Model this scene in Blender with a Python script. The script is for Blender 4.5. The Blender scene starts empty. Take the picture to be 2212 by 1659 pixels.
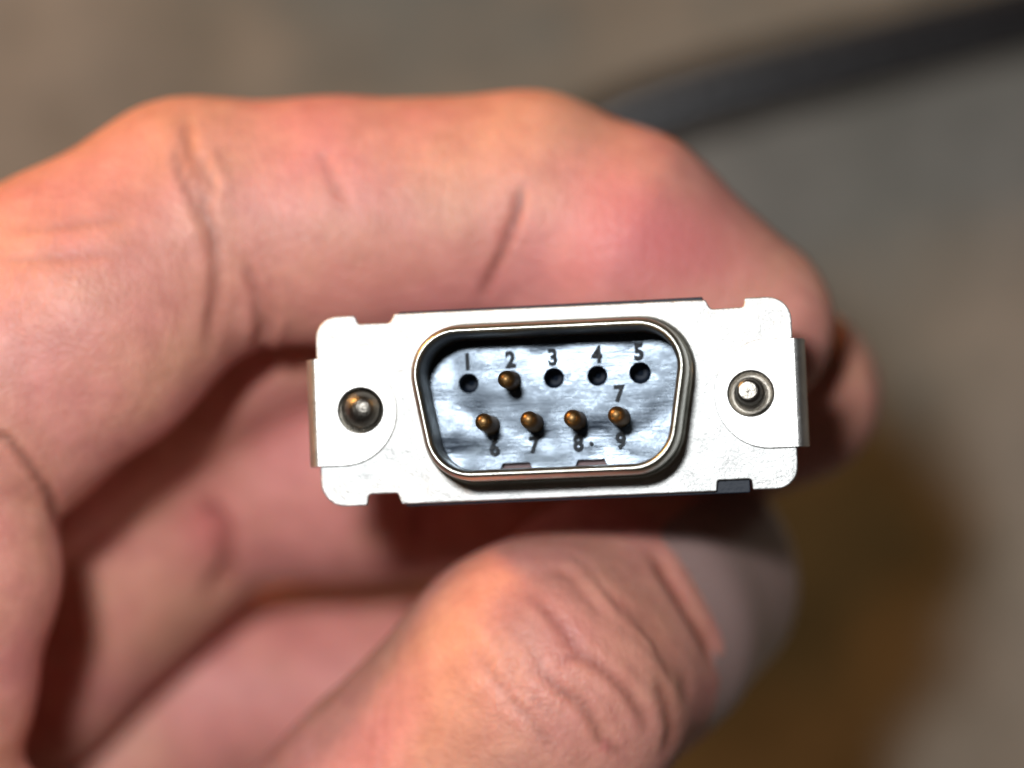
import bpy, bmesh, math, random
import numpy as np
from mathutils import Vector, Matrix

S = 0.001                      # everything below is written in millimetres
CAM_D = 200.0                  # lens to flange, mm
MMPX = 65.5 / 2212.0           # mm per reading pixel at the flange's depth
rnd = random.Random(4)
sc = bpy.context.scene
COL = sc.collection

# ------------------------------------------------------------ camera
cam_d = bpy.data.cameras.new('camera')
cam = bpy.data.objects.new('camera', cam_d)
COL.objects.link(cam)
cam.location = (0, 0, CAM_D * S)
cam_d.sensor_width = 36
cam_d.lens = 36 * CAM_D / 65.5
cam_d.clip_start = 0.01
cam_d.clip_end = 20
cam_d.dof.use_dof = True
cam_d.dof.focus_distance = (CAM_D - 3.0) * S
cam_d.dof.aperture_fstop = 12.5
cam_d.dof.aperture_blades = 0
sc.camera = cam

# ------------------------------------------------------------ world: dim warm room
w = bpy.data.worlds.new('World')
sc.world = w
w.use_nodes = True
bg = w.node_tree.nodes['Background']
bg.inputs[0].default_value = (0.95, 0.70, 0.58, 1)
bg.inputs[1].default_value = 0.022

# ------------------------------------------------------------ lamps
def area_lamp(name, loc, target, sx, sy, power, colour):
    l = bpy.data.lights.new(name, 'AREA')
    l.shape = 'RECTANGLE'
    l.size, l.size_y = sx * S, sy * S
    l.energy = power
    l.color = colour
    o = bpy.data.objects.new(name, l)
    COL.objects.link(o)
    o.location = Vector(loc) * S
    d = Vector(target) * S - o.location
    o.rotation_euler = d.to_track_quat('-Z', 'Y').to_euler()
    return o
# the camera's own flash, above and left of the lens
area_lamp('camera_flash', (-26, 36, 200), (0, -4, 0), 18, 10, 0.47, (0.95, 0.98, 1.0))
# the warm room lamp up to the left
area_lamp('room_lamp', (-500, 430, 70), (0, 0, -15), 110, 110, 3.7, (1.0, 0.50, 0.15))

sc.view_settings.view_transform = 'Standard'
sc.view_settings.look = 'None'
sc.view_settings.exposure = 0.0
sc.view_settings.gamma = 1.0
sc.cycles.max_bounces = 8
sc.cycles.diffuse_bounces = 2

# ------------------------------------------------------------ helpers
def P(px, py, z):
    k = MMPX * (CAM_D - z) / CAM_D
    return np.array([(px - 1106) * k, (829.5 - py) * k, z])

def new_mat(name):
    m = bpy.data.materials.new(name)
    m.use_nodes = True
    nt = m.node_tree
    return m, nt, nt.nodes['Principled BSDF']

def N(nt, kind, **kw):
    n = nt.nodes.new(kind)
    for k, v in kw.items():
        if k in n.inputs:
            n.inputs[k].default_value = v
        else:
            setattr(n, k, v)
    return n

def ramp(nt, fac, stops):
    r = nt.nodes.new('ShaderNodeValToRGB')
    els = r.color_ramp.elements
    while len(els) < len(stops):
        els.new(0.5)
    for e, (p, c) in zip(els, stops):
        e.position = p
        e.color = (*c, 1) if len(c) == 3 else c
    nt.links.new(fac, r.inputs[0])
    return r.outputs[0]

def coords(nt, scale=(1, 1, 1), rot=(0, 0, 0)):
    """object coordinates in millimetres"""
    t = nt.nodes.new('ShaderNodeTexCoord')
    m = nt.nodes.new('ShaderNodeMapping')
    m.inputs['Scale'].default_value = tuple(s / S for s in scale)
    m.inputs['Rotation'].default_value = rot
    nt.links.new(t.outputs['Object'], m.inputs[0])
    return m.outputs[0]

def noise(nt, vec, scale, detail=3, rough=0.5):
    n = N(nt, 'ShaderNodeTexNoise', Scale=scale, Detail=detail, Roughness=rough)
    nt.links.new(vec, n.inputs['Vector'])
    return n.outputs['Fac']

def bump(nt, h, dist_mm, strength=1.0, prev=None):
    b = N(nt, 'ShaderNodeBump', Strength=strength, Distance=dist_mm * S)
    nt.links.new(h, b.inputs['Height'])
    if prev is not None:
        nt.links.new(prev, b.inputs['Normal'])
    return b.outputs[0]

def math_(nt, op, a, b=None):
    n = nt.nodes.new('ShaderNodeMath')
    n.operation = op
    for i, v in enumerate((a, b)):
        if v is None: continue
        if isinstance(v, (int, float)): n.inputs[i].default_value = v
        else: nt.links.new(v, n.inputs[i])
    return n.outputs[0]

def mesh_obj(name, verts, faces, mat, parent=None, smooth=True, angle=None):
    me = bpy.data.meshes.new(name)
    me.from_pydata([tuple(float(c) * S for c in v) for v in verts], [], [tuple(int(i) for i in f) for f in faces])
    me.materials.append(mat)
    if smooth:
        me.polygons.foreach_set('use_smooth', [True] * len(me.polygons))
        if angle is not None:
            me.set_sharp_from_angle(angle=math.radians(angle))
    me.update()
    o = bpy.data.objects.new(name, me)
    COL.objects.link(o)
    if parent is not None:
        o.parent = parent
    return o

def curve_plate(name, outlines, z0, z1, bevel, mat, parent, res=3):
    """a flat plate from closed 2-D outlines (first the outside, then the holes)"""
    cu = bpy.data.curves.new(name, 'CURVE')
    cu.dimensions = '2D'
    cu.fill_mode = 'BOTH'
    for pts in outlines:
        sp = cu.splines.new('POLY')
        sp.points.add(len(pts) - 1)
        for p, q in zip(sp.points, pts):
            p.co = (q[0], q[1], 0, 1)
        sp.use_cyclic_u = True
    cu.extrude = (z1 - z0) / 2 - bevel
    cu.bevel_depth = bevel
    cu.offset = -bevel
    cu.bevel_resolution = res
    t = bpy.data.objects.new('tmp', cu)
    COL.objects.link(t)
    bpy.context.view_layer.update()
    me = bpy.data.meshes.new_from_object(t.evaluated_get(bpy.context.evaluated_depsgraph_get()))
    bpy.data.objects.remove(t)
    bm = bmesh.new(); bm.from_mesh(me)
    bmesh.ops.remove_doubles(bm, verts=bm.verts, dist=1e-4)
    for v in bm.verts:
        v.co.z += (z0 + z1) / 2
        v.co *= S
    bm.normal_update()
    for f in bm.faces: f.smooth = abs(f.normal.z) < 0.985
    bm.to_mesh(me); bm.free()
    me.set_sharp_from_angle(angle=math.radians(35))
    me.polygons.foreach_set('use_smooth', [abs(p_.normal.z) < 0.985 for p_ in me.polygons])
    me.name = name
    me.materials.clear(); me.materials.append(mat)
    o = bpy.data.objects.new(name, me)
    COL.objects.link(o)
    o.parent = parent
    return o

def circle(cx, cy, r, n=40, a0=0, a1=2 * math.pi, closed=True):
    m = n if closed else n - 1
    return [(cx + r * math.cos(a0 + (a1 - a0) * i / m), cy + r * math.sin(a0 + (a1 - a0) * i / m)) for i in range(n)]

def lathe(prof, cx, cy, n=36, tilt=(0, 0)):
    """revolve (r, z) pairs about an upright axis that leans by tilt per mm of height"""
    vs, fs = [], []
    z0 = prof[0][1]
    for r, z in prof:
        for i in range(n):
            a = 2 * math.pi * i / n
            vs.append((cx + r * math.cos(a) + tilt[0] * (z - z0), cy + r * math.sin(a) + tilt[1] * (z - z0), z))
    for j in range(len(prof) - 1):
        for i in range(n):
            k = (i + 1) % n
            fs.append((j * n + i, j * n + k, (j + 1) * n + k, (j + 1) * n + i))
    return vs, fs

# ------------------------------------------------------------ materials
def metal(name, col, rough, grain=1.0, metallic=1.0, brushed=False):
    m, nt, b = new_mat(name)
    c = coords(nt)
    n1 = noise(nt, c, 5.0, 4, 0.65)
    n2 = noise(nt, c, 0.55, 3)
    nt.links.new(ramp(nt, n2, [(0.3, [x * 0.8 for x in col]), (0.7, col)]), b.inputs['Base Color'])
    r = nt.nodes.new('ShaderNodeMapRange')
    r.inputs['To Min'].default_value = rough - 0.09
    r.inputs['To Max'].default_value = rough + 0.09
    nt.links.new(n1, r.inputs['Value'])
    nt.links.new(r.outputs[0], b.inputs['Roughness'])
    b.inputs['Metallic'].default_value = metallic
    nn = bump(nt, n1, 0.05 * grain, 1.0)
    nn = bump(nt, n2, 0.30 * grain, 0.5, nn)
    if brushed:
        n3 = noise(nt, coords(nt, (0.5, 14, 1)), 1.0, 3)
        nn = bump(nt, n3, 0.02, 0.7, nn)
    nt.links.new(nn, b.inputs['Normal'])
    return m

M_PLATE = metal('nickel_plated_steel', (0.72, 0.72, 0.705), 0.545, 1.2)
M_CLIP = metal('tinned_spring_steel', (0.74, 0.735, 0.71), 0.48, 0.6)
M_POST = metal('dull_nickel_post', (0.26, 0.24, 0.21), 0.33, 0.7)
M_DARK = metal('tarnished_rivet_rim', (0.09, 0.08, 0.07), 0.4, 0.8)
M_PIN = metal('gold_plated_pin', (0.46, 0.27, 0.11), 0.43, 0.3)

def plastic_black(name, sheen=False):
    m, nt, b = new_mat(name)
    b.inputs['Base Color'].default_value = (0.006, 0.011, 0.022, 1)
    c = coords(nt)
    if sheen:
        b.inputs['Specular IOR Level'].default_value = 0.64
        b.inputs['Specular Tint'].default_value = (0.72, 0.85, 1.0, 1)
        streak = noise(nt, coords(nt, (0.35, 9, 1), (0, 0, 0.03)), 1.0, 4, 0.65)
        blot = noise(nt, coords(nt, (0.27, 0.40, 1)), 1.0, 0.6, 0.4)
        scuff = noise(nt, coords(nt, (1.4, 3.2, 1)), 1.0, 5, 0.7)
        sm = math_(nt, 'ADD', math_(nt, 'MULTIPLY', scuff, 0.6), math_(nt, 'MULTIPLY', blot, 0.5))
        r = nt.nodes.new('ShaderNodeMapRange')
        r.inputs['From Min'].default_value = 0.44; r.inputs['From Max'].default_value = 0.66
        r.inputs['To Min'].default_value = 0.18; r.inputs['To Max'].default_value = 0.36
        nt.links.new(sm, r.inputs['Value'])
        nt.links.new(r.outputs[0], b.inputs['Roughness'])
        nn = bump(nt, streak, 0.014, 0.8)
        nn = bump(nt, blot, 0.56, 0.6, nn)
        nn = bump(nt, scuff, 0.012, 0.7, nn)
        nt.links.new(nn, b.inputs['Normal'])
    else:
        b.inputs['Roughness'].default_value = 0.55
        b.inputs['Specular IOR Level'].default_value = 0.3
        nt.links.new(bump(nt, noise(nt, c, 3, 3), 0.05, 0.6), b.inputs['Normal'])
    return m
M_FACE = plastic_black('glossy_black_thermoplastic', True)
M_BODY = plastic_black('black_thermoplastic')
m, nt, b = new_mat('matt_moulded_digit'); M_DIGIT = m
b.inputs['Base Color'].default_value = (0.010, 0.014, 0.020, 1)
b.inputs['Roughness'].default_value = 0.5
nt.links.new(bump(nt, noise(nt, coords(nt), 9, 2), 0.12, 0.8), b.inputs['Normal'])

m, nt, b = new_mat('dark_red_recess'); M_SLOT = m
b.inputs['Base Color'].default_value = (0.07, 0.012, 0.014, 1)
b.inputs['Roughness'].default_value = 0.5

# skin
m, nt, b = new_mat('skin'); M_SKIN = m
c = coords(nt)
big = noise(nt, c, 0.09, 3, 0.5)
mid = noise(nt, c, 0.45, 4, 0.6)
fine = noise(nt, c, 2.6, 3, 0.6)
base = ramp(nt, big, [(0.35, (0.76, 0.375, 0.27)), (0.62, (0.78, 0.325, 0.29))])
mx = nt.nodes.new('ShaderNodeMix'); mx.data_type = 'RGBA'; mx.blend_type = 'MULTIPLY'
mx.inputs[0].default_value = 1.0
nt.links.new(base, mx.inputs[6])
nt.links.new(ramp(nt, mid, [(0.32, (0.87, 0.81, 0.79)), (0.68, (1.06, 1.06, 1.04))]), mx.inputs[7])
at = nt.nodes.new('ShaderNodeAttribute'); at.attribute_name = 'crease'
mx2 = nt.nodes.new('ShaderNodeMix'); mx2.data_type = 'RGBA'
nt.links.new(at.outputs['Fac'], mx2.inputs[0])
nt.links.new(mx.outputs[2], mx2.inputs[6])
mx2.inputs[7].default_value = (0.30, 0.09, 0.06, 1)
at2 = nt.nodes.new('ShaderNodeAttribute'); at2.attribute_name = 'flush'
mx3 = nt.nodes.new('ShaderNodeMix'); mx3.data_type = 'RGBA'
nt.links.new(at2.outputs['Fac'], mx3.inputs[0])
nt.links.new(mx2.outputs[2], mx3.inputs[6])
mx3.inputs[7].default_value = (0.70, 0.21, 0.20, 1)
nt.links.new(mx3.outputs[2], b.inputs['Base Color'])
b.inputs['Roughness'].default_value = 0.48
b.inputs['Specular IOR Level'].default_value = 0.5
b.inputs['Subsurface Weight'].default_value = 0.55
b.inputs['Subsurface Radius'].default_value = (1.0, 0.30, 0.16)
b.inputs['Subsurface Scale'].default_value = 1.2 * S
v = N(nt, 'ShaderNodeTexVoronoi', Scale=1.25); v.feature = 'DISTANCE_TO_EDGE'
wob = nt.nodes.new('ShaderNodeVectorMath'); wob.operation = 'MULTIPLY_ADD'
nz = N(nt, 'ShaderNodeTexNoise', Scale=0.6); nt.links.new(c, nz.inputs['Vector'])
nt.links.new(nz.outputs['Color'], wob.inputs[0]); wob.inputs[1].default_value = (2, 2, 2)
nt.links.new(c, wob.inputs[2]); nt.links.new(wob.outputs[0], v.inputs['Vector'])
cell = math_(nt, 'MINIMUM', v.outputs[0], 0.12)
nn = bump(nt, cell, 0.30, 0.5)
nn = bump(nt, fine, 0.14, 0.6, nn)
nn = bump(nt, mid, 0.3, 0.3, nn)
ln = noise(nt, coords(nt, (2.4, 0.28, 0.8), (0, 0, 0.25)), 1.0, 3, 0.6)
nn = bump(nt, ln, 0.12, 0.4, nn)
nt.links.new(nn, b.inputs['Normal'])

m, nt, b = new_mat('fingernail_keratin'); M_NAIL = m
b.inputs['Base Color'].default_value = (0.37, 0.245, 0.225, 1)
b.inputs['Roughness'].default_value = 0.33
b.inputs['Subsurface Weight'].default_value = 0.3
b.inputs['Subsurface Radius'].default_value = (1.0, 0.4, 0.3)
b.inputs['Subsurface Scale'].default_value = 0.8 * S
nt.links.new(bump(nt, noise(nt, coords(nt), 1.2, 2), 0.06, 0.5), b.inputs['Normal'])

# ------------------------------------------------------------ ground
GZ = -133.0
m, nt, b = new_mat('stained_concrete'); M_GROUND = m
c = coords(nt)
shift = nt.nodes.new('ShaderNodeVectorMath'); shift.operation = 'ADD'
nt.links.new(c, shift.inputs[0]); shift.inputs[1].default_value = (310, -170, 0)
c = shift.outputs[0]
n1 = noise(nt, c, 0.022, 5, 0.55)
n2 = noise(nt, c, 0.075, 5, 0.62)
g = ramp(nt, n1, [(0.36, (0.19, 0.21, 0.20)), (0.46, (0.27, 0.25, 0.21)), (0.56, (0.33, 0.30, 0.26)), (0.68, (0.25, 0.225, 0.185))])
mg = nt.nodes.new('ShaderNodeMix'); mg.data_type = 'RGBA'; mg.blend_type = 'MULTIPLY'; mg.inputs[0].default_value = 1
nt.links.new(g, mg.inputs[6])
nt.links.new(ramp(nt, n2, [(0.3, (0.70, 0.72, 0.72)), (0.7, (1.15, 1.15, 1.15))]), mg.inputs[7])
nt.links.new(mg.outputs[2], b.inputs['Base Color'])
b.inputs['Roughness'].default_value = 0.85
nt.links.new(bump(nt, n2, 0.8, 0.6), b.inputs['Normal'])
gn = 60
gv, gf = [], []
for j in range(gn + 1):
    for i in range(gn + 1):
        x = (i / gn - 0.5) * 2400; y = (j / gn - 0.5) * 2400
        gv.append((x, y, GZ + 0.25 * math.sin(x * 0.11) * math.cos(y * 0.083)))
for j in range(gn):
    for i in range(gn):
        a = j * (gn + 1) + i
        gf.append((a, a + 1, a + gn + 2, a + gn + 1))
ground = mesh_obj('ground', gv, gf, M_GROUND)
ground['kind'] = 'structure'

# ------------------------------------------------------------ the connector
CX, CY = P(1199, 868.5, 0)[:2]
conn = bpy.data.objects.new('serial_connector', None)
COL.objects.link(conn)
conn.empty_display_size = 0.01
TX, TY, RZ = -math.radians(4.6), -math.radians(2.4), math.radians(2.5)
conn.rotation_mode = 'XYZ'
R = Matrix.Rotation(TX, 4, 'Y') @ Matrix.Rotation(TY, 4, 'X') @ Matrix.Rotation(RZ, 4, 'Z')
conn.matrix_world = Matrix.Translation(Vector((CX, CY, 0)) * S) @ R
conn['label'] = 'nine way serial plug with bright metal flange and four pins missing'
conn['category'] = 'connector'
RI = np.array(R.to_3x3().inverted())
RF = np.array(R.to_3x3())
def on_plane(px, py, zl):
    """connector-local x, y of the point seen at px, py on the local plane z = zl"""
    o = RI @ (np.array([0, 0, CAM_D]) - np.array([CX, CY, 0]))
    d = RI @ (P(px, py, 0) - np.array([0, 0, CAM_D]))
    t = (zl - o[2]) / d[2]
    q = o + t * d
    return float(q[0]), float(q[1])

def rounded_poly(corners, n=8):
    """corners: (x, y, radius) counter-clockwise"""
    out = []
    k = len(corners)
    for i in range(k):
        x, y, r = corners[i]
        p = np.array([x, y]); a = np.array(corners[i - 1][:2]) - p; b_ = np.array(corners[(i + 1) % k][:2]) - p
        a = a / np.linalg.norm(a); b_ = b_ / np.linalg.norm(b_)
        if r <= 0:
            out.append((x, y)); continue
        cosang = float(a @ b_); ang = math.acos(max(-1, min(1, cosang)))
        t = r / math.tan(ang / 2)
        cc = p + (a + b_) / np.linalg.norm(a + b_) * (r / math.sin(ang / 2))
        s = p + a * t - cc; e = p + b_ * t - cc
        a0 = math.atan2(s[1], s[0]); a1 = math.atan2(e[1], e[0])
        dlt = (a1 - a0 + math.pi) % (2 * math.pi) - math.pi
        for j in range(n + 1):
            an = a0 + dlt * j / n
            out.append((cc[0] + r * math.cos(an), cc[1] + r * math.sin(an)))
    return out

# D outline: offset 0 = inner face of the shell wall
HT, WT, WB, RC = 4.26, 8.52, 7.06, 2.45
def d_outline(off, n=12):
    hx = math.atan2(WT - WB, 2 * HT)
    # move each side outwards by off
    yt, yb = HT + off, -HT - off
    sx = off / math.cos(hx)
    def xs(y): return (WT + WB) / 2 + (WT - WB) / 2 * (y / HT) + sx
    r = RC + off
    return rounded_poly([(xs(yt), yt, r), (-xs(yt), yt, r), (-xs(yb), yb, r), (xs(yb), yb, r)], n)

HX = 12.5     # screw hole centres
W2, H2 = 15.28, 6.12
nt1, nt2 = 9.95, 12.35
fl = rounded_poly([
    (W2, H2, 1.5), (nt2, H2, 0.15), (nt2 - .08, H2 - .58, 0.2), (nt1 + .2, H2 - .62, 0.35), (nt1 - .1, H2, 0.15),
    (-10.15, H2, 0.15), (-10.4, H2 - .55, 0.35), (-12.5, H2 - .55, 0.2), (-12.7, H2, 0.2),
    (-W2, H2, 1.4), (-W2, -H2, 1.6), (-12.35, -H2, 0.1), (-12.2, -H2 + .72, 0.2), (-10.35, -H2 + .72, 0.25), (-10.1, -H2, 0.15),
    (10.05, -H2, 0.1), (10.15, -H2 + .7, 0.15), (12.3, -H2 + .7, 0.2), (12.35, -H2, 0.15), (W2, -H2, 1.4)], 7)
front = curve_plate('front_flange', [fl, d_outline(0.45), circle(-HX, 0, 1.56), circle(HX, 0, 1.56)], -0.5, 0.0, 0.09, M_PLATE, conn)

# drawn shell: root fillet, outer wall, rolled rim, inner wall
prof = [(1.10, -0.03), (1.00, 0.010), (0.90, 0.035), (0.81, 0.09), (0.73, 0.20), (0.67, 0.38), (0.64, 0.7), (0.62, 2.5), (0.60, 4.7), (0.58, 5.05),
        (0.53, 5.32), (0.44, 5.56), (0.34, 5.70), (0.25, 5.74), (0.16, 5.69), (0.07, 5.54), (0.01, 5.32), (-0.015, 5.1), (-0.03, 5.0), (0.0, 2.5), (0.02, 0.5), (0.03, -0.8)]
loops = [[(x, y, z) for x, y in d_outline(o_)] for o_, z in prof]
nn_ = len(loops[0])
vs = [p for l in loops for p in l]
fs = []
for j in range(len(loops) - 1):
    for i in range(nn_):
        k = (i + 1) % nn_
        fs.append((j * nn_ + i, j * nn_ + k, (j + 1) * nn_ + k, (j + 1) * nn_ + i))
M_SHELL = metal('drawn_nickel_shell', (0.60, 0.60, 0.53), 0.35, 0.35)
shell = mesh_obj('shell', vs, fs, M_SHELL, conn)

# rear metal plate and the moulded body behind it
rear = curve_plate('rear_plate', [rounded_poly([(15.0, 5.2, 1.5), (9.7, 5.2, .1), (9.7, 6.34, .12), (-9.9, 6.26, .12), (-9.9, 5.2, .1), (-15.0, 5.2, 1.5),
                                               (-15.0, -5.2, 1.5), (-9.9, -5.2, .1), (-9.9, -6.28, .12), (12.2, -6.28, .12), (12.2, -5.2, .1), (15, -5.2, 1.5)], 6),
                                 d_outline(0.5), circle(-HX, 0, 1.5), circle(HX, 0, 1.5)], -1.25, -0.52, 0.06, M_BODY, conn)
body = curve_plate('moulded_body', [rounded_poly([(9.6, 5.4, .8), (-9.6, 5.4, .8), (-9.6, -5.4, .8), (9.6, -5.4, .8)], 5)], -11.0, -3.8, 0.3, M_BODY, conn)

# insulator face with nine pin positions
ZF = -0.5
pin_px = {2: ((1105, 822), (1092, 819)), 6: ((1060, 919), (1042.5, 910)), 7: ((1154, 914), (1140.7, 905.6)),
          8: ((1247, 909), (1234.5, 902.6)), 9: ((1341, 902), (1330, 895.5))}
hole_px = [(1012.3, 828), (1196.5, 816.5), (1290.3, 811.7), (1382.7, 805.5)]
holes = [on_plane(x, y, ZF) for x, y in hole_px]
pins = {k: on_plane(*a, ZF) for k, (a, b_) in pin_px.items()}
outl = [d_outline(0.01)]
HRAD = [0.62, 0.64, 0.63, 0.68]
for (x, y), r_ in zip(holes, HRAD): outl.append(circle(x, y, r_, 24))
for k, (x, y) in pins.items(): outl.append(circle(x, y, 0.61, 24))
slots = [on_plane(1115, 1000, ZF), on_plane(1277, 993, ZF)]
for x, y in slots:
    outl.append([(x - 1.02, y - .4), (x + 1.02, y - .4), (x + .85, y + .0), (x - .85, y + .0)])
face = curve_plate('insulator', outl, ZF - 1.7, ZF, 0.035, M_FACE, conn, 2)
for i, ((x, y), r_) in enumerate(zip(holes, HRAD)):
    vs, fs = lathe([(r_ + .03, ZF - .1), (r_ + .01, ZF - 2.6), (.30, ZF - 3.2), (.16, ZF - 2.9), (.06, ZF - 2.7), (0.001, ZF - 2.68)], x, y, 20, (0.03, -0.05))
    mesh_obj('empty_socket', vs, fs, M_BODY, face)
for x, y in slots:
    vs = [(x - 1.1, y - .4, ZF - .9), (x + 1.1, y - .4, ZF - .9), (x + 1.1, y + .3, ZF - .9), (x - 1.1, y + .3, ZF - .9),
          (x - 1.1, y - .4, ZF - 1.1), (x + 1.1, y - .4, ZF - 1.1), (x + 1.1, y + .3, ZF - 1.1), (x - 1.1, y + .3, ZF - 1.1)]
    mesh_obj('slot_bed', vs, [(0, 1, 2, 3), (7, 6, 5, 4), (0, 4, 5, 1), (1, 5, 6, 2), (2, 6, 7, 3), (3, 7, 4, 0)], M_SLOT, face, False)
# pins, each bent a little its own way
ZT = 4.9
for k, (x, y) in pins.items():
    tx, ty = on_plane(*pin_px[k][1], ZT)
    L = ZT - ZF
    prof = [(0.57, ZF - 1.2), (0.57, ZF + L * .25), (0.56, ZF + L * .5), (0.55, ZF + L - .9), (0.52, ZF + L - .6), (0.43, ZF + L - .33), (0.34, ZF + L - .13), (0.20, ZF + L - .03), (0.001, ZF + L)]
    vs, fs = lathe(prof, x, y, 24)
    vs = [(vx + (tx - x) * max(0, (vz - ZF) / L) ** 1.1, vy + (ty - y) * max(0, (vz - ZF) / L) ** 1.1, vz) for vx, vy, vz in vs]
    mesh_obj('contact_pin', vs, fs, M_PIN, conn)

# raised digits
digits = [('1', 1010, 781), ('2', 1102.7, 776.6), ('3', 1194, 771.6), ('4', 1288.8, 765.7), ('5', 1379.7, 760.4), ('7', 1338.7, 850.4),
          ('6', 1068.8, 967.2), ('7', 1155.4, 961.3), ('8', 1249.2, 957), ('9', 1341.5, 952.5), ('.', 1278, 959)]
for ch, px, py in digits:
    cu = bpy.data.curves.new('digit', 'FONT')
    cu.body = ch
    cu.size = 1.42
    cu.align_x = 'CENTER'
    cu.extrude = 0.05
    cu.bevel_depth = 0.075
    cu.bevel_resolution = 2
    cu.offset = -0.004
    t = bpy.data.objects.new('tmp', cu); COL.objects.link(t)
    bpy.context.view_layer.update()
    me = bpy.data.meshes.new_from_object(t.evaluated_get(bpy.context.evaluated_depsgraph_get()))
    bpy.data.objects.remove(t)
    co = np.array([v.co[:] for v in me.vertices])
    mid_ = (co.max(0) + co.min(0)) / 2
    x, y = on_plane(px, py, ZF)
    a = 0.02
    for v, q in zip(me.vertices, co):
        dx, dy = (q[0] - mid_[0]) * 0.9, q[1] - mid_[1]
        v.co = Vector((x + dx * math.cos(a) - dy * math.sin(a), y + dx * math.sin(a) + dy * math.cos(a), ZF + q[2] + 0.045)) * S
    me.materials.clear(); me.materials.append(M_DIGIT)
    o = bpy.data.objects.new('raised_digit' if ch != '.' else 'raised_dot', me)
    COL.objects.link(o); o.parent = face
# low moulded bar between 4 and 5
x, y = on_plane(1332, 795, ZF)
curve_plate('raised_bar', [rounded_poly([(x + .72, y + .14, .04), (x - .72, y + .10, .04), (x - .72, y - .14, .04), (x + .72, y - .12, .04)], 3)], ZF - .02, ZF + .03, 0.02, M_FACE, face)

# spring clips wrapped round both ends of the flange
def clip(side):
    ze, t = 0.34, 0.28
    hy0, hy1 = (-3.52, 3.42)
    xo = W2 + 0.12
    # D shaped tongue
    pts = [(xo, hy0), (xo, hy1)] + circle(13.65, (hy0 + hy1) / 2, (hy1 - hy0) / 2, 26, math.pi / 2, 3 * math.pi / 2, False)
    pts = [(x, y) for x, y in pts]
    hole = circle(HX, 0, 1.47, 40)
    if side < 0:
        pts = [(-x, y) for x, y in pts]; hole = [(-x, y) for x, y in hole]
        pts.reverse()
    o = curve_plate('spring_clip', [pts, hole], ze - t, ze, 0.05, M_CLIP, conn)
    # folded bend and return leg, one swept strip
    path = [(xo - .02, ze), (xo + .14, ze - .05), (xo + .27, ze - .18), (xo + .42, ze - .45), (xo + .60, ze - .9), (xo + .70, ze - 1.9), (xo + .5, ze - 2.2), (xo + .3, ze - 2.4), (xo - 4, ze - 2.4)]
    inn = [(xo - .02, ze - t), (xo + .05, ze - t - .02), (xo + .10, ze - t - .06), (xo + .18, ze - t - .2), (xo + .34, ze - .95), (xo + .42, ze - 1.85), (xo + .25, ze - 2.0), (xo + .1, ze - 2.12), (xo - 4, ze - 2.12)]
    vs, fs = [], []
    for (ax, az), (bx_, bz) in zip(path, inn):
        vs += [(side * ax, hy0 + .03, az), (side * ax, hy1 - .03, az), (side * bx_, hy1 - .03, bz), (side * bx_, hy0 + .03, bz)]
    for i in range(len(path) - 1):
        for j in range(4):
            k = (j + 1) % 4
            fs.append((i * 4 + j, i * 4 + k, i * 4 + 4 + k, i * 4 + 4 + j))
    mesh_obj('clip_bend', vs, fs, M_CLIP, o, True, 40)
    return o
clip(-1); clip(1)

# posts standing inside the screw holes
def post(side, kind):
    x0 = side * HX
    if kind == 'dome':
        prof = [(1.52, -0.5), (1.50, -0.3), (1.47, -0.25), (1.44, -0.5), (1.42, -.8), (1.40, -0.45), (1.32, 0.0), (1.16, 0.45), (0.98, 0.78), (0.80, 0.98), (0.70, 1.08), (0.55, 1.16), (0.30, 1.24), (0.001, 1.27)]
        tilt = (0.22, 0.16)
    else:
        prof = [(1.52, -0.4), (1.50, -0.25), (1.46, -0.3), (1.38, -1.1), (1.14, -1.5), (1.04, -.9), (0.98, 0.0), (0.90, 0.7), (0.78, 1.15), (0.66, 1.32), (0.52, 1.36), (0.3, 1.33), (0.001, 1.38)]
        tilt = (-0.26, 0.22)
    vs, fs = lathe(prof, x0, 0, 40)
    z0 = 0.0
    out = []
    for i, (vx, vy, vz) in enumerate(vs):
        ring = i // 40
        k = max(0.0, (ring - 4) / (len(prof) - 5)) if ring > 4 else 0.0
        out.append((vx + tilt[0] * k, vy + tilt[1] * k, vz))
    mesh_obj('screw_post', out, fs, M_POST, conn)
post(-1, 'dome'); post(1, 'post')

# ------------------------------------------------------------ the hand
def rc(p, a, b_, r1, r2, flat=None):
    ba = b_ - a
    pa = p - a
    t = np.clip((pa @ ba) / float(ba @ ba), 0, 1)
    d = pa - t[..., None] * ba
    if flat is not None:                       # squash along one direction
        n, k = flat
        n = np.asarray(n, dtype=np.float32)
        c_ = d @ n
        d = d + (c_ * (1.0 / k - 1.0))[..., None] * n
    return np.sqrt((d * d).sum(-1)) - (r1 + (r2 - r1) * t)

def smin(a, b_, k):
    h = np.clip(0.5 + 0.5 * (b_ - a) / k, 0, 1)
    return b_ * (1 - h) + a * h - k * h * (1 - h)

def V(px, py, z): return P(px, py, z).astype(np.float32)
# every group: list of joints (point, radius), blend inside the group, blend with the rest
chains = []
def chain(js, k_in, k_out): chains.append((js, k_in, k_out))
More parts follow.
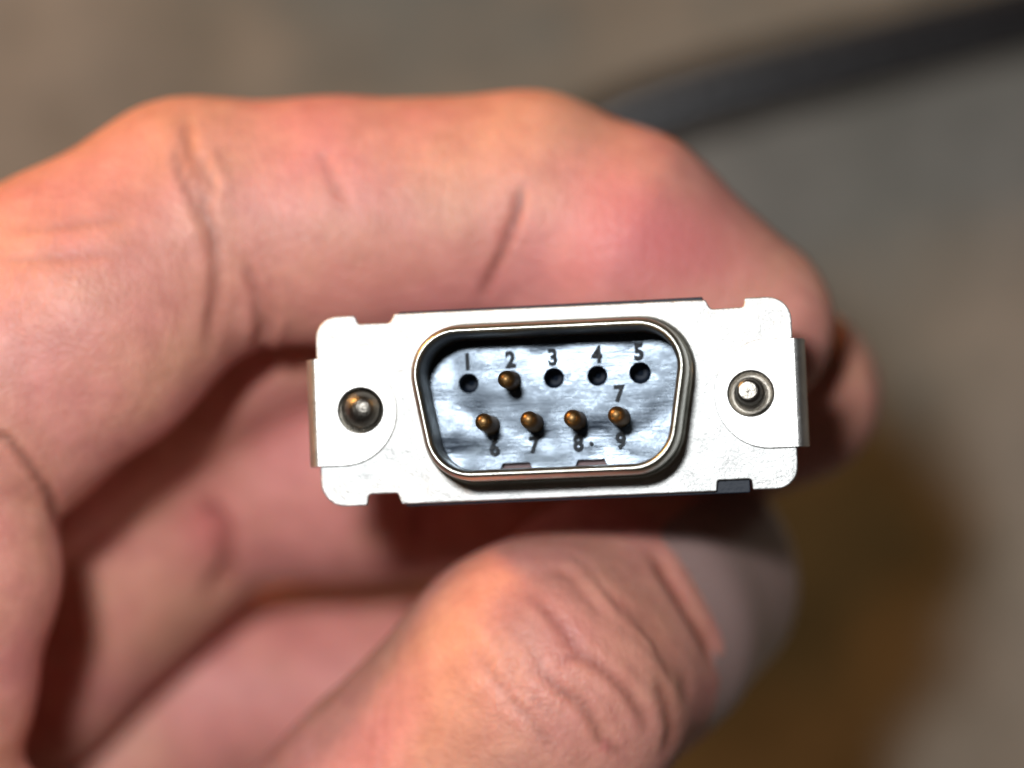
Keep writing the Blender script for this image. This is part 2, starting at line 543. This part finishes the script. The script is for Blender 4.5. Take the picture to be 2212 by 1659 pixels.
# palm and wrist
palm = [(V(-330, 1020, -22), 12.5), (V(-1150, 1700, -45), 15.0)]
chain([(V(-300, 960, -20), 12.5), (V(-900, 1500, -38), 14.0), (V(-1700, 2300, -50), 22.0)], 5, 5)
chain([(V(-330, 1500, -44), 12), (V(-900, 1750, -48), 14), (V(-1700, 2350, -52), 22.0)], 5, 6)
chain([(V(-250, 1950, -60), 11), (V(-800, 2100, -60), 14), (V(-1700, 2450, -55), 22.0)], 5, 6)
chain([(V(-50, 2300, -70), 10), (V(-700, 2450, -64), 13), (V(-1700, 2550, -56), 21.0)], 5, 6)
chain([(V(-1100, 2600, -36), 17), (V(-250, 2500, -28), 15), (V(560, 2130, -24), 12.0)], 5, 6)
# a hidden filler, then middle, ring, little fingers curled behind
chain([(V(-300, 1150, -33), 11), (V(250, 820, -33), 8.5), (V(650, 640, -32), 7.2), (V(1250, 640, -32), 6.2), (V(1500, 760, -32), 5)], 3, 2.5)  # filler flesh added behind the index to keep lamp light out of the gap
chain([(V(-330, 1500, -44), 11.5), (V(20, 1400, -47), 10.2), (V(430, 1000, -44), 10.2), (V(760, 985, -42), 9.6), (V(1150, 990, -39), 8.8), (V(1705, 850, -33), 6.8)], 2.5, 4.0)
chain([(V(-250, 1950, -60), 11), (V(20, 1830, -60), 9.6), (V(440, 1500, -60), 8.9), (V(760, 1490, -58), 8.1), (V(1150, 1420, -54), 7.8), (V(1480, 1300, -50), 6.8)], 2.5, 1.2)
chain([(V(-50, 2300, -70), 10), (V(260, 2200, -72), 8.6), (V(620, 1960, -72), 7.8), (V(900, 1880, -70), 7.2), (V(1300, 1780, -66), 6.2)], 2.5, 1.2)
# web between thumb and index
chain([(V(-330, 1050, -18), 10), (V(-140, 1230, -13), 8.3), (V(-210, 1480, -15), 8.8), (V(-420, 1800, -20), 11)], 3, 0.9)
chain([(V(-420, 1800, -20), 11), (V(-190, 1800, -17), 8.5), (V(100, 2100, -20), 10), (V(560, 2130, -24), 11)], 3, 2.0)
# index finger
chain([(V(-300, 960, -18), 12.3), (V(-60, 815, -14.5), 11.0), (V(160, 680, -14), 10.0), (V(415, 490, -16.5), 8.75), (V(720, 475, -17.5), 8.35),
       (V(1140, 455, -18.5), 8.15), (V(1330, 545, -18.5), 8.6), (V(1600, 700, -19), 6.6)], 2.4, 1.0)
# thumb
TH = [(V(560, 2130, -24), 12.0), (V(900, 1790, -17.5), 10.8), (V(1165, 1490, -12.8), 10.0), (V(1335, 1358, -23), 9.5), (V(1445, 1262, -33), 9.3)]
chain(TH, 2.6, 1.0)

def chain_sdf(p, js, k):
    d = None
    for (a, r1), (b_, r2) in zip(js[:-1], js[1:]):
        e = rc(p, a, b_, r1, r2)
        d = e if d is None else smin(d, e, k * 0.5)
    return d

LO = np.array([-82, -84, -90], dtype=np.float32)
HI = np.array([28, 24, -1.0], dtype=np.float32)
h = 0.42
dims = np.ceil((HI - LO) / h).astype(int) + 1
D = np.full(dims, 50.0, dtype=np.float32)
ax = [LO[i] + h * np.arange(dims[i], dtype=np.float32) for i in range(3)]
for js, ki, ko in chains:
    pts = np.array([j[0] for j in js]); rr = max(j[1] for j in js) + 3
    lo = np.maximum(np.floor((pts.min(0) - rr - LO) / h).astype(int), 0)
    hi = np.minimum(np.ceil((pts.max(0) + rr - LO) / h).astype(int) + 1, dims)
    if (hi <= lo).any(): continue
    sl = tuple(slice(a, b_) for a, b_ in zip(lo, hi))
    X, Y, Z = np.meshgrid(ax[0][sl[0]], ax[1][sl[1]], ax[2][sl[2]], indexing='ij')
    p = np.stack([X, Y, Z], -1)
    D[sl] = smin(D[sl], chain_sdf(p, js, ki), ko)
# the flesh gives way round the connector: keep clear of its box
lo = np.floor((np.array([-18, -12, -16]) - LO) / h).astype(int)
sl = (slice(lo[0], None), slice(lo[1], int((10 - LO[1]) / h)), slice(lo[2], None))
X, Y, Z = np.meshgrid(ax[0][sl[0]], ax[1][sl[1]], ax[2][sl[2]], indexing='ij')
p = np.stack([X - CX, Y - CY, Z], -1) @ RI.T.astype(np.float32)
q = np.abs(p - np.array([0, 0, -5.2])) - np.array([10.1, 5.2, 5.9])
box = np.sqrt((np.maximum(q, 0) ** 2).sum(-1)) + np.minimum(q.max(-1), 0) - 0.35
q = np.abs(p - np.array([0, 0, -0.9])) - np.array([16.0, 6.2, 1.6])
box2 = np.sqrt((np.maximum(q, 0) ** 2).sum(-1)) + np.minimum(q.max(-1), 0) - 0.15
D[sl] = -smin(-D[sl], np.minimum(box, box2), 1.0)
# close the cut faces of the grid
for a in range(3):
    s0 = [slice(None)] * 3; s0[a] = 0; D[tuple(s0)] = np.maximum(D[tuple(s0)], 0.3)
    s0[a] = -1; D[tuple(s0)] = np.maximum(D[tuple(s0)], 0.3)

def surface_nets(D):
    ins = D < 0
    nx, ny, nz = D.shape
    cs = (nx - 1, ny - 1, nz - 1)
    acc = np.zeros(cs + (3,), dtype=np.float32); cnt = np.zeros(cs, dtype=np.float32)
    def corner(dx, dy, dz): return (slice(dx, nx - 1 + dx), slice(dy, ny - 1 + dy), slice(dz, nz - 1 + dz))
    anyin = np.zeros(cs, bool); allin = np.ones(cs, bool)
    cor = [(i, j, k) for i in (0, 1) for j in (0, 1) for k in (0, 1)]
    for c_ in cor:
        v = ins[corner(*c_)]; anyin |= v; allin &= v
    act = anyin & ~allin
    idx = np.argwhere(act)
    ids = -np.ones(cs, dtype=np.int64); ids[act] = np.arange(len(idx))
    pos = np.zeros((len(idx), 3)); n = np.zeros(len(idx))
    for a in cor:
        for d in range(3):
            if a[d]: continue
            b_ = list(a); b_[d] = 1
            va = D[idx[:, 0] + a[0], idx[:, 1] + a[1], idx[:, 2] + a[2]]
            vb = D[idx[:, 0] + b_[0], idx[:, 1] + b_[1], idx[:, 2] + b_[2]]
            m_ = (va < 0) != (vb < 0)
            t = np.where(m_, va / np.where(m_, va - vb, 1), 0)
            pt = np.array(a, float)[None] + np.outer(t, np.eye(3)[d])
            pos[m_] += pt[m_]; n[m_] += 1
    pos = pos / n[:, None] + idx
    quads = []
    for d in range(3):
        s0 = [slice(1, -1)] * 3; s1 = [slice(1, -1)] * 3
        s0[d] = slice(0, -1); s1[d] = slice(1, None)
        A = ins[tuple(s0)]; B = ins[tuple(s1)]
        e = np.argwhere(A != B)
        flip = A[tuple(e.T)]
        g_ = e.copy()
        o1, o2 = (d + 1) % 3, (d + 2) % 3
        g_[:, o1] += 1; g_[:, o2] += 1
        def c_at(u, v):
            q_ = g_.copy(); q_[:, o1] += u; q_[:, o2] += v
            return ids[tuple(q_.T)]
        f = np.stack([c_at(-1, -1), c_at(0, -1), c_at(0, 0), c_at(-1, 0)], 1)
        f[~flip] = f[~flip][:, ::-1]
        quads.append(f)
    return pos, np.concatenate(quads)
hv, hf = surface_nets(D)
hv = hv * h + LO

edges = np.concatenate([hf[:, [0, 1]], hf[:, [1, 2]], hf[:, [2, 3]], hf[:, [3, 0]]])
def lap(v, it, lam=0.5):
    for _ in range(it):
        s = np.zeros_like(v); n = np.zeros(len(v))
        for c_ in range(3):
            s[:, c_] = np.bincount(edges[:, 0], v[edges[:, 1], c_], len(v)) + np.bincount(edges[:, 1], v[edges[:, 0], c_], len(v))
        n = np.bincount(edges[:, 0], minlength=len(v)) + np.bincount(edges[:, 1], minlength=len(v))
        v = v + lam * (s / n[:, None] - v)
    return v
hv = lap(hv, 3)
def normals(v):
    fn = np.cross(v[hf[:, 2]] - v[hf[:, 0]], v[hf[:, 3]] - v[hf[:, 1]])
    nrm = np.zeros_like(v)
    for j in range(4):
        for c_ in range(3):
            nrm[:, c_] += np.bincount(hf[:, j], fn[:, c_], len(v))
    return nrm / np.maximum(np.linalg.norm(nrm, axis=1), 1e-9)[:, None]
nrm = normals(hv)

# subdivide only the near faces by hand is not needed: creases are pressed in directly
def to_px(v):
    k = MMPX * (CAM_D - v[:, 2]) / CAM_D
    return np.stack([v[:, 0] / k + 1106, 829.5 - v[:, 1] / k], 1)
px = to_px(hv)
crease = np.zeros(len(hv)); flush = np.zeros(len(hv)); disp = np.zeros(len(hv))
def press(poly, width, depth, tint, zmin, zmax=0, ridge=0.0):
    """a skin fold or tinted shade band along a polyline that lies on the side of the hand towards the lens"""
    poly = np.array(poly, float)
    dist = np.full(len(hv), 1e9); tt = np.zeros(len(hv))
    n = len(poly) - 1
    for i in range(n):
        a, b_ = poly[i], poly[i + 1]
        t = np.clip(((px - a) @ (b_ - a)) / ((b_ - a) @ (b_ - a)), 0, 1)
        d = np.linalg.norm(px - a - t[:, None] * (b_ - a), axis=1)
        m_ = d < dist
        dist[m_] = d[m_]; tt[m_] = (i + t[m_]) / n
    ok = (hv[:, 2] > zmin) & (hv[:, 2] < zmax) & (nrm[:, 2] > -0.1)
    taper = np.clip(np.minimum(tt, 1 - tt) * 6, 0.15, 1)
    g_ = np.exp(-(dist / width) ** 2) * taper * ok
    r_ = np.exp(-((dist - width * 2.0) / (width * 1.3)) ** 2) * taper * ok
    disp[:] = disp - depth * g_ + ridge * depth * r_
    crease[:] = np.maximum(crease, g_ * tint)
def C6(pts): return [(768 + x * .5015, 1024 + y * .5015) for x, y in pts]
zt = -30
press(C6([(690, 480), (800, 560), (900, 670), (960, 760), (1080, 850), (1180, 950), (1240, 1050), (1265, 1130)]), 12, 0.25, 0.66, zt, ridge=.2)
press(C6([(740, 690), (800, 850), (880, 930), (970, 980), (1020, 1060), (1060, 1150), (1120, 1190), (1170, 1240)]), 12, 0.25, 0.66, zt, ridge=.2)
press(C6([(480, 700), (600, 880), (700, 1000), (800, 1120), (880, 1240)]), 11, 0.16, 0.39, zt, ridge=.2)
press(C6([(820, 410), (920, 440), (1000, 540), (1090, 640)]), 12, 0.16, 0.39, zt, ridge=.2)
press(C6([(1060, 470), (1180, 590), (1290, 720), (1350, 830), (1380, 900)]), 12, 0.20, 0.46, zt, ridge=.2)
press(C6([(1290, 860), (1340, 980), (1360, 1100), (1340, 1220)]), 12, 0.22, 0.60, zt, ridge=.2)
press(C6([(1190, 540), (1300, 680), (1400, 850), (1450, 1000)]), 15, 0.22, 0.39, zt, ridge=.2)  # band of shade beside the knuckle, tinted and pressed in like a fold
press(C6([(880, 800), (1000, 780)]), 10, 0.13, 0.39, zt, ridge=.2)
press(C6([(560, 620), (640, 760), (700, 900)]), 10, 0.08, 0.20, zt, ridge=.2)
AL = [(690, 480), (800, 560), (900, 670), (960, 760), (1080, 850), (1180, 950), (1240, 1050), (1265, 1130)]
for i in range(34):
    o_ = rnd.uniform(-520, 300); t0 = rnd.randint(0, 4); t1 = rnd.randint(t0 + 2, 7)
    press(C6([(x + o_ * 0.75 + rnd.uniform(-14, 14), y - o_ * 0.55 + rnd.uniform(-14, 14)) for x, y in AL[t0:t1 + 1]]), 7, rnd.uniform(0.03, 0.07), 0.15, zt, ridge=.3)
press(C6([(1270, 330), (1330, 430), (1410, 560), (1500, 710), (1555, 840)]), 12, 0.35, 0.8, -45, ridge=.4)
# index finger: joint folds
press([(1132, 395), (1115, 460), (1085, 540), (1062, 590), (1030, 665)], 10, 0.5, 1.0, -30, ridge=.1)
press([(398, 225), (404, 300), (410, 350), (440, 430), (462, 520), (468, 620), (456, 700), (448, 770)], 15, 0.26, 0.55, -30, ridge=.3)
press([(372, 300), (392, 380), (425, 450), (448, 500)], 11, 0.22, 0.35, -30, ridge=.4)
press([(430, 330), (470, 420)], 10, 0.35, 0.25, -30, ridge=.4)
press([(530, 560), (560, 640), (566, 700), (560, 760)], 13, 0.6, 0.4, -30, ridge=.4)
press([(560, 560), (590, 630), (590, 690), (570, 750)], 9, 0.3, 0.2, -30, ridge=.4)
press([(690, 320), (720, 380), (745, 440)], 12, 0.25, 0.2, -30)
press([(0, 560), (120, 560), (260, 545)], 12, 0.12, 0.2, -30)
press([(0, 500), (140, 490), (300, 470)], 12, 0.12, 0.2, -30)
for i in range(9):
    x_ = 60 + i * 34 + rnd.uniform(-8, 8)
    press([(x_ - 12, 760 + i * 6), (x_, 840 + rnd.uniform(-10, 10)), (x_ + 2, 960 - i * 14)], 7, 0.10, -0.0, -30)
# far fingers
press([(-40, 925), (20, 955), (70, 1015), (110, 1075), (133, 1150)], 10, 0.6, 0.7, -30, ridge=.2)
press([(440, 1080), (480, 1150), (490, 1230), (450, 1300)], 20, 1.0, 0.8, -70, -30)
press([(900, 860), (910, 1000), (900, 1200)], 16, 0.5, 0.3, -70, -30)

def flushspot(cx, cy, rx, ry, amt, zmin, zmax=0):
    ok = (hv[:, 2] > zmin) & (hv[:, 2] < zmax)
    flush[:] = np.maximum(flush, amt * np.exp(-((px[:, 0] - cx) / rx) ** 2 - ((px[:, 1] - cy) / ry) ** 2) * ok)
flushspot(1400, 520, 230, 120, 1.0, -40)
flushspot(1230, 1350, 180, 130, 0.35, -40)
flushspot(900, 640, 260, 90, 0.35, -40)
flushspot(1310, 1612, 8, 12, 1.0, -40)
flushspot(440, 1130, 70, 90, 0.7, -80, -25)
flushspot(820, 960, 260, 90, 0.35, -80, -25)
hv = hv + nrm * disp[:, None]
me = bpy.data.meshes.new('hand')
me.vertices.add(len(hv)); me.vertices.foreach_set('co', (hv * S).astype(np.float32).ravel())
me.loops.add(hf.size); me.loops.foreach_set('vertex_index', hf.astype(np.int32).ravel())
me.polygons.add(len(hf)); me.polygons.foreach_set('loop_start', np.arange(0, hf.size, 4, dtype=np.int32))
me.update(calc_edges=True); me.validate()
me.polygons.foreach_set('use_smooth', np.ones(len(me.polygons), bool))
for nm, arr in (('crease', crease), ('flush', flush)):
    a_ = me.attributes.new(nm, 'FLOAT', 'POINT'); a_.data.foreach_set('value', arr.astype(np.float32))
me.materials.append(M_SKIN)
hand = bpy.data.objects.new('hand', me); COL.objects.link(hand)
hand['label'] = 'left hand of a person pinching the connector between thumb and index finger'
hand['category'] = 'hand'

def hand_sdf(p, which):
    d = None
    for js, ki, ko in [chains[which]]:
        e = chain_sdf(p, js, ki)
        d = e if d is None else smin(d, e, ko)
    return d
def nail(which, a, b_, n, r, u0, u1, half, lift=0.30):
    axv = (b_ - a); L = np.linalg.norm(axv); axv = axv / L
    n = np.array(n, float); n = n - (n @ axv) * axv; n /= np.linalg.norm(n)
    s = np.cross(axv, n)
    nu, nv = 18, 18
    pts = []
    for i in range(nu + 1):
        u = i / nu
        for j in range(nv + 1):
            w_ = (j / nv) * 2 - 1
            # rounded at both ends
            uu = u0 + (u1 - u0) * u
            if u < 0.2: uu += (w_ ** 2) * 0.10 * (0.2 - u) / 0.2
            if u > 0.8: uu -= (w_ ** 2) * 0.22 * (u - 0.8) / 0.2
            an = w_ * half
            d = n * math.cos(an) + s * math.sin(an)
            q0 = a + axv * (uu * L) + d * (r + 3)
            q1 = a + axv * (min(uu, 0.93) * L)
            pts.append((q0, (q1 - q0) / np.linalg.norm(q1 - q0)))
    P0 = np.array([q[0] for q in pts], dtype=np.float32); dr = np.array([q[1] for q in pts], dtype=np.float32)
    for _ in range(30):
        P0 = P0 + dr * np.clip(hand_sdf(P0, which), -1, 3)[:, None] * 0.9
    u_ = np.repeat(np.linspace(0, 1, nu + 1), nv + 1); w_ = np.tile(np.linspace(-1, 1, nv + 1), nu + 1)
    rise = lift * (1 - np.abs(w_) ** 6) * np.clip(u_ * 6, 0, 1)
    top = P0 - dr * (rise - 0.05)[:, None]
    bot = P0 + dr * 0.35
    k = (nu + 1) * (nv + 1)
    vs = np.concatenate([top, bot])
    fs = []
    for i in range(nu):
        for j in range(nv):
            a_ = i * (nv + 1) + j
            fs.append((a_, a_ + 1, a_ + nv + 2, a_ + nv + 1))
            fs.append((k + a_ + nv + 1, k + a_ + nv + 2, k + a_ + 1, k + a_))
    for j in range(nv):
        fs.append((j + 1, j, k + j, k + j + 1)); e = nu * (nv + 1) + j; fs.append((e, e + 1, k + e + 1, k + e))
    for i in range(nu):
        e = i * (nv + 1); f_ = e + nv + 1; fs.append((e, f_, k + f_, k + e)); e += nv; f_ += nv; fs.append((f_, e, k + e, k + f_))
    o = mesh_obj('fingernail', vs, fs, M_NAIL, hand, True, 50)
    bm = bmesh.new(); bm.from_mesh(o.data); bmesh.ops.recalc_face_normals(bm, faces=bm.faces); bm.to_mesh(o.data); bm.free()
    return o
nail(-1, TH[3][0], TH[4][0], (0.82, 0.12, 0.50), 9.5, -0.50, 1.55, math.radians(52), 0.38)
nail(-2, chains[-2][0][5][0], chains[-2][0][7][0], (0.42, 0.62, -0.66), 7.5, 0.60, 1.38, math.radians(46))
nail(6, chains[6][0][4][0], chains[6][0][5][0], (0.10, 0.50, -0.95), 7.2, 0.60, 1.24, math.radians(44))
nail(7, chains[7][0][4][0], chains[7][0][5][0], (0.30, 0.55, -0.78), 7.2, 0.5, 1.30, math.radians(46))

# ------------------------------------------------------------ the cable on the ground
m, nt, b = new_mat('black_pvc'); M_CABLE = m
b.inputs['Base Color'].default_value = (0.006, 0.006, 0.009, 1)
b.inputs['Roughness'].default_value = 0.30
b.inputs['Specular IOR Level'].default_value = 1.0
b.inputs['Coat Weight'].default_value = 0.3
b.inputs['Coat Roughness'].default_value = 0.22
nt.links.new(bump(nt, noise(nt, coords(nt), 0.8, 3), 0.15, 0.5), b.inputs['Normal'])
cu = bpy.data.curves.new('cable', 'CURVE'); cu.dimensions = '3D'
cr = 3.9
path = [(3300, -330), (2700, -90), (2212, 30), (1800, 133), (1500, 212), (1330, 275), (1100, 400), (900, 560), (650, 850), (350, 1300), (-200, 2000), (-900, 2700)]
sp = cu.splines.new('BEZIER'); sp.bezier_points.add(len(path) - 1)
for bp_, (x, y) in zip(sp.bezier_points, path):
    bp_.co = Vector(P(x, y, GZ + cr + 0.1)) * S
    bp_.handle_left_type = bp_.handle_right_type = 'AUTO'
cu.bevel_depth = cr * S; cu.bevel_resolution = 6; cu.resolution_u = 16
t = bpy.data.objects.new('tmp', cu); COL.objects.link(t); bpy.context.view_layer.update()
me = bpy.data.meshes.new_from_object(t.evaluated_get(bpy.context.evaluated_depsgraph_get()))
bpy.data.objects.remove(t)
me.materials.clear(); me.materials.append(M_CABLE)
for p_ in me.polygons: p_.use_smooth = True
cable = bpy.data.objects.new('cable', me); COL.objects.link(cable)
cable['label'] = 'thick black cable lying blurred on the ground behind the hand'
cable['category'] = 'cable'
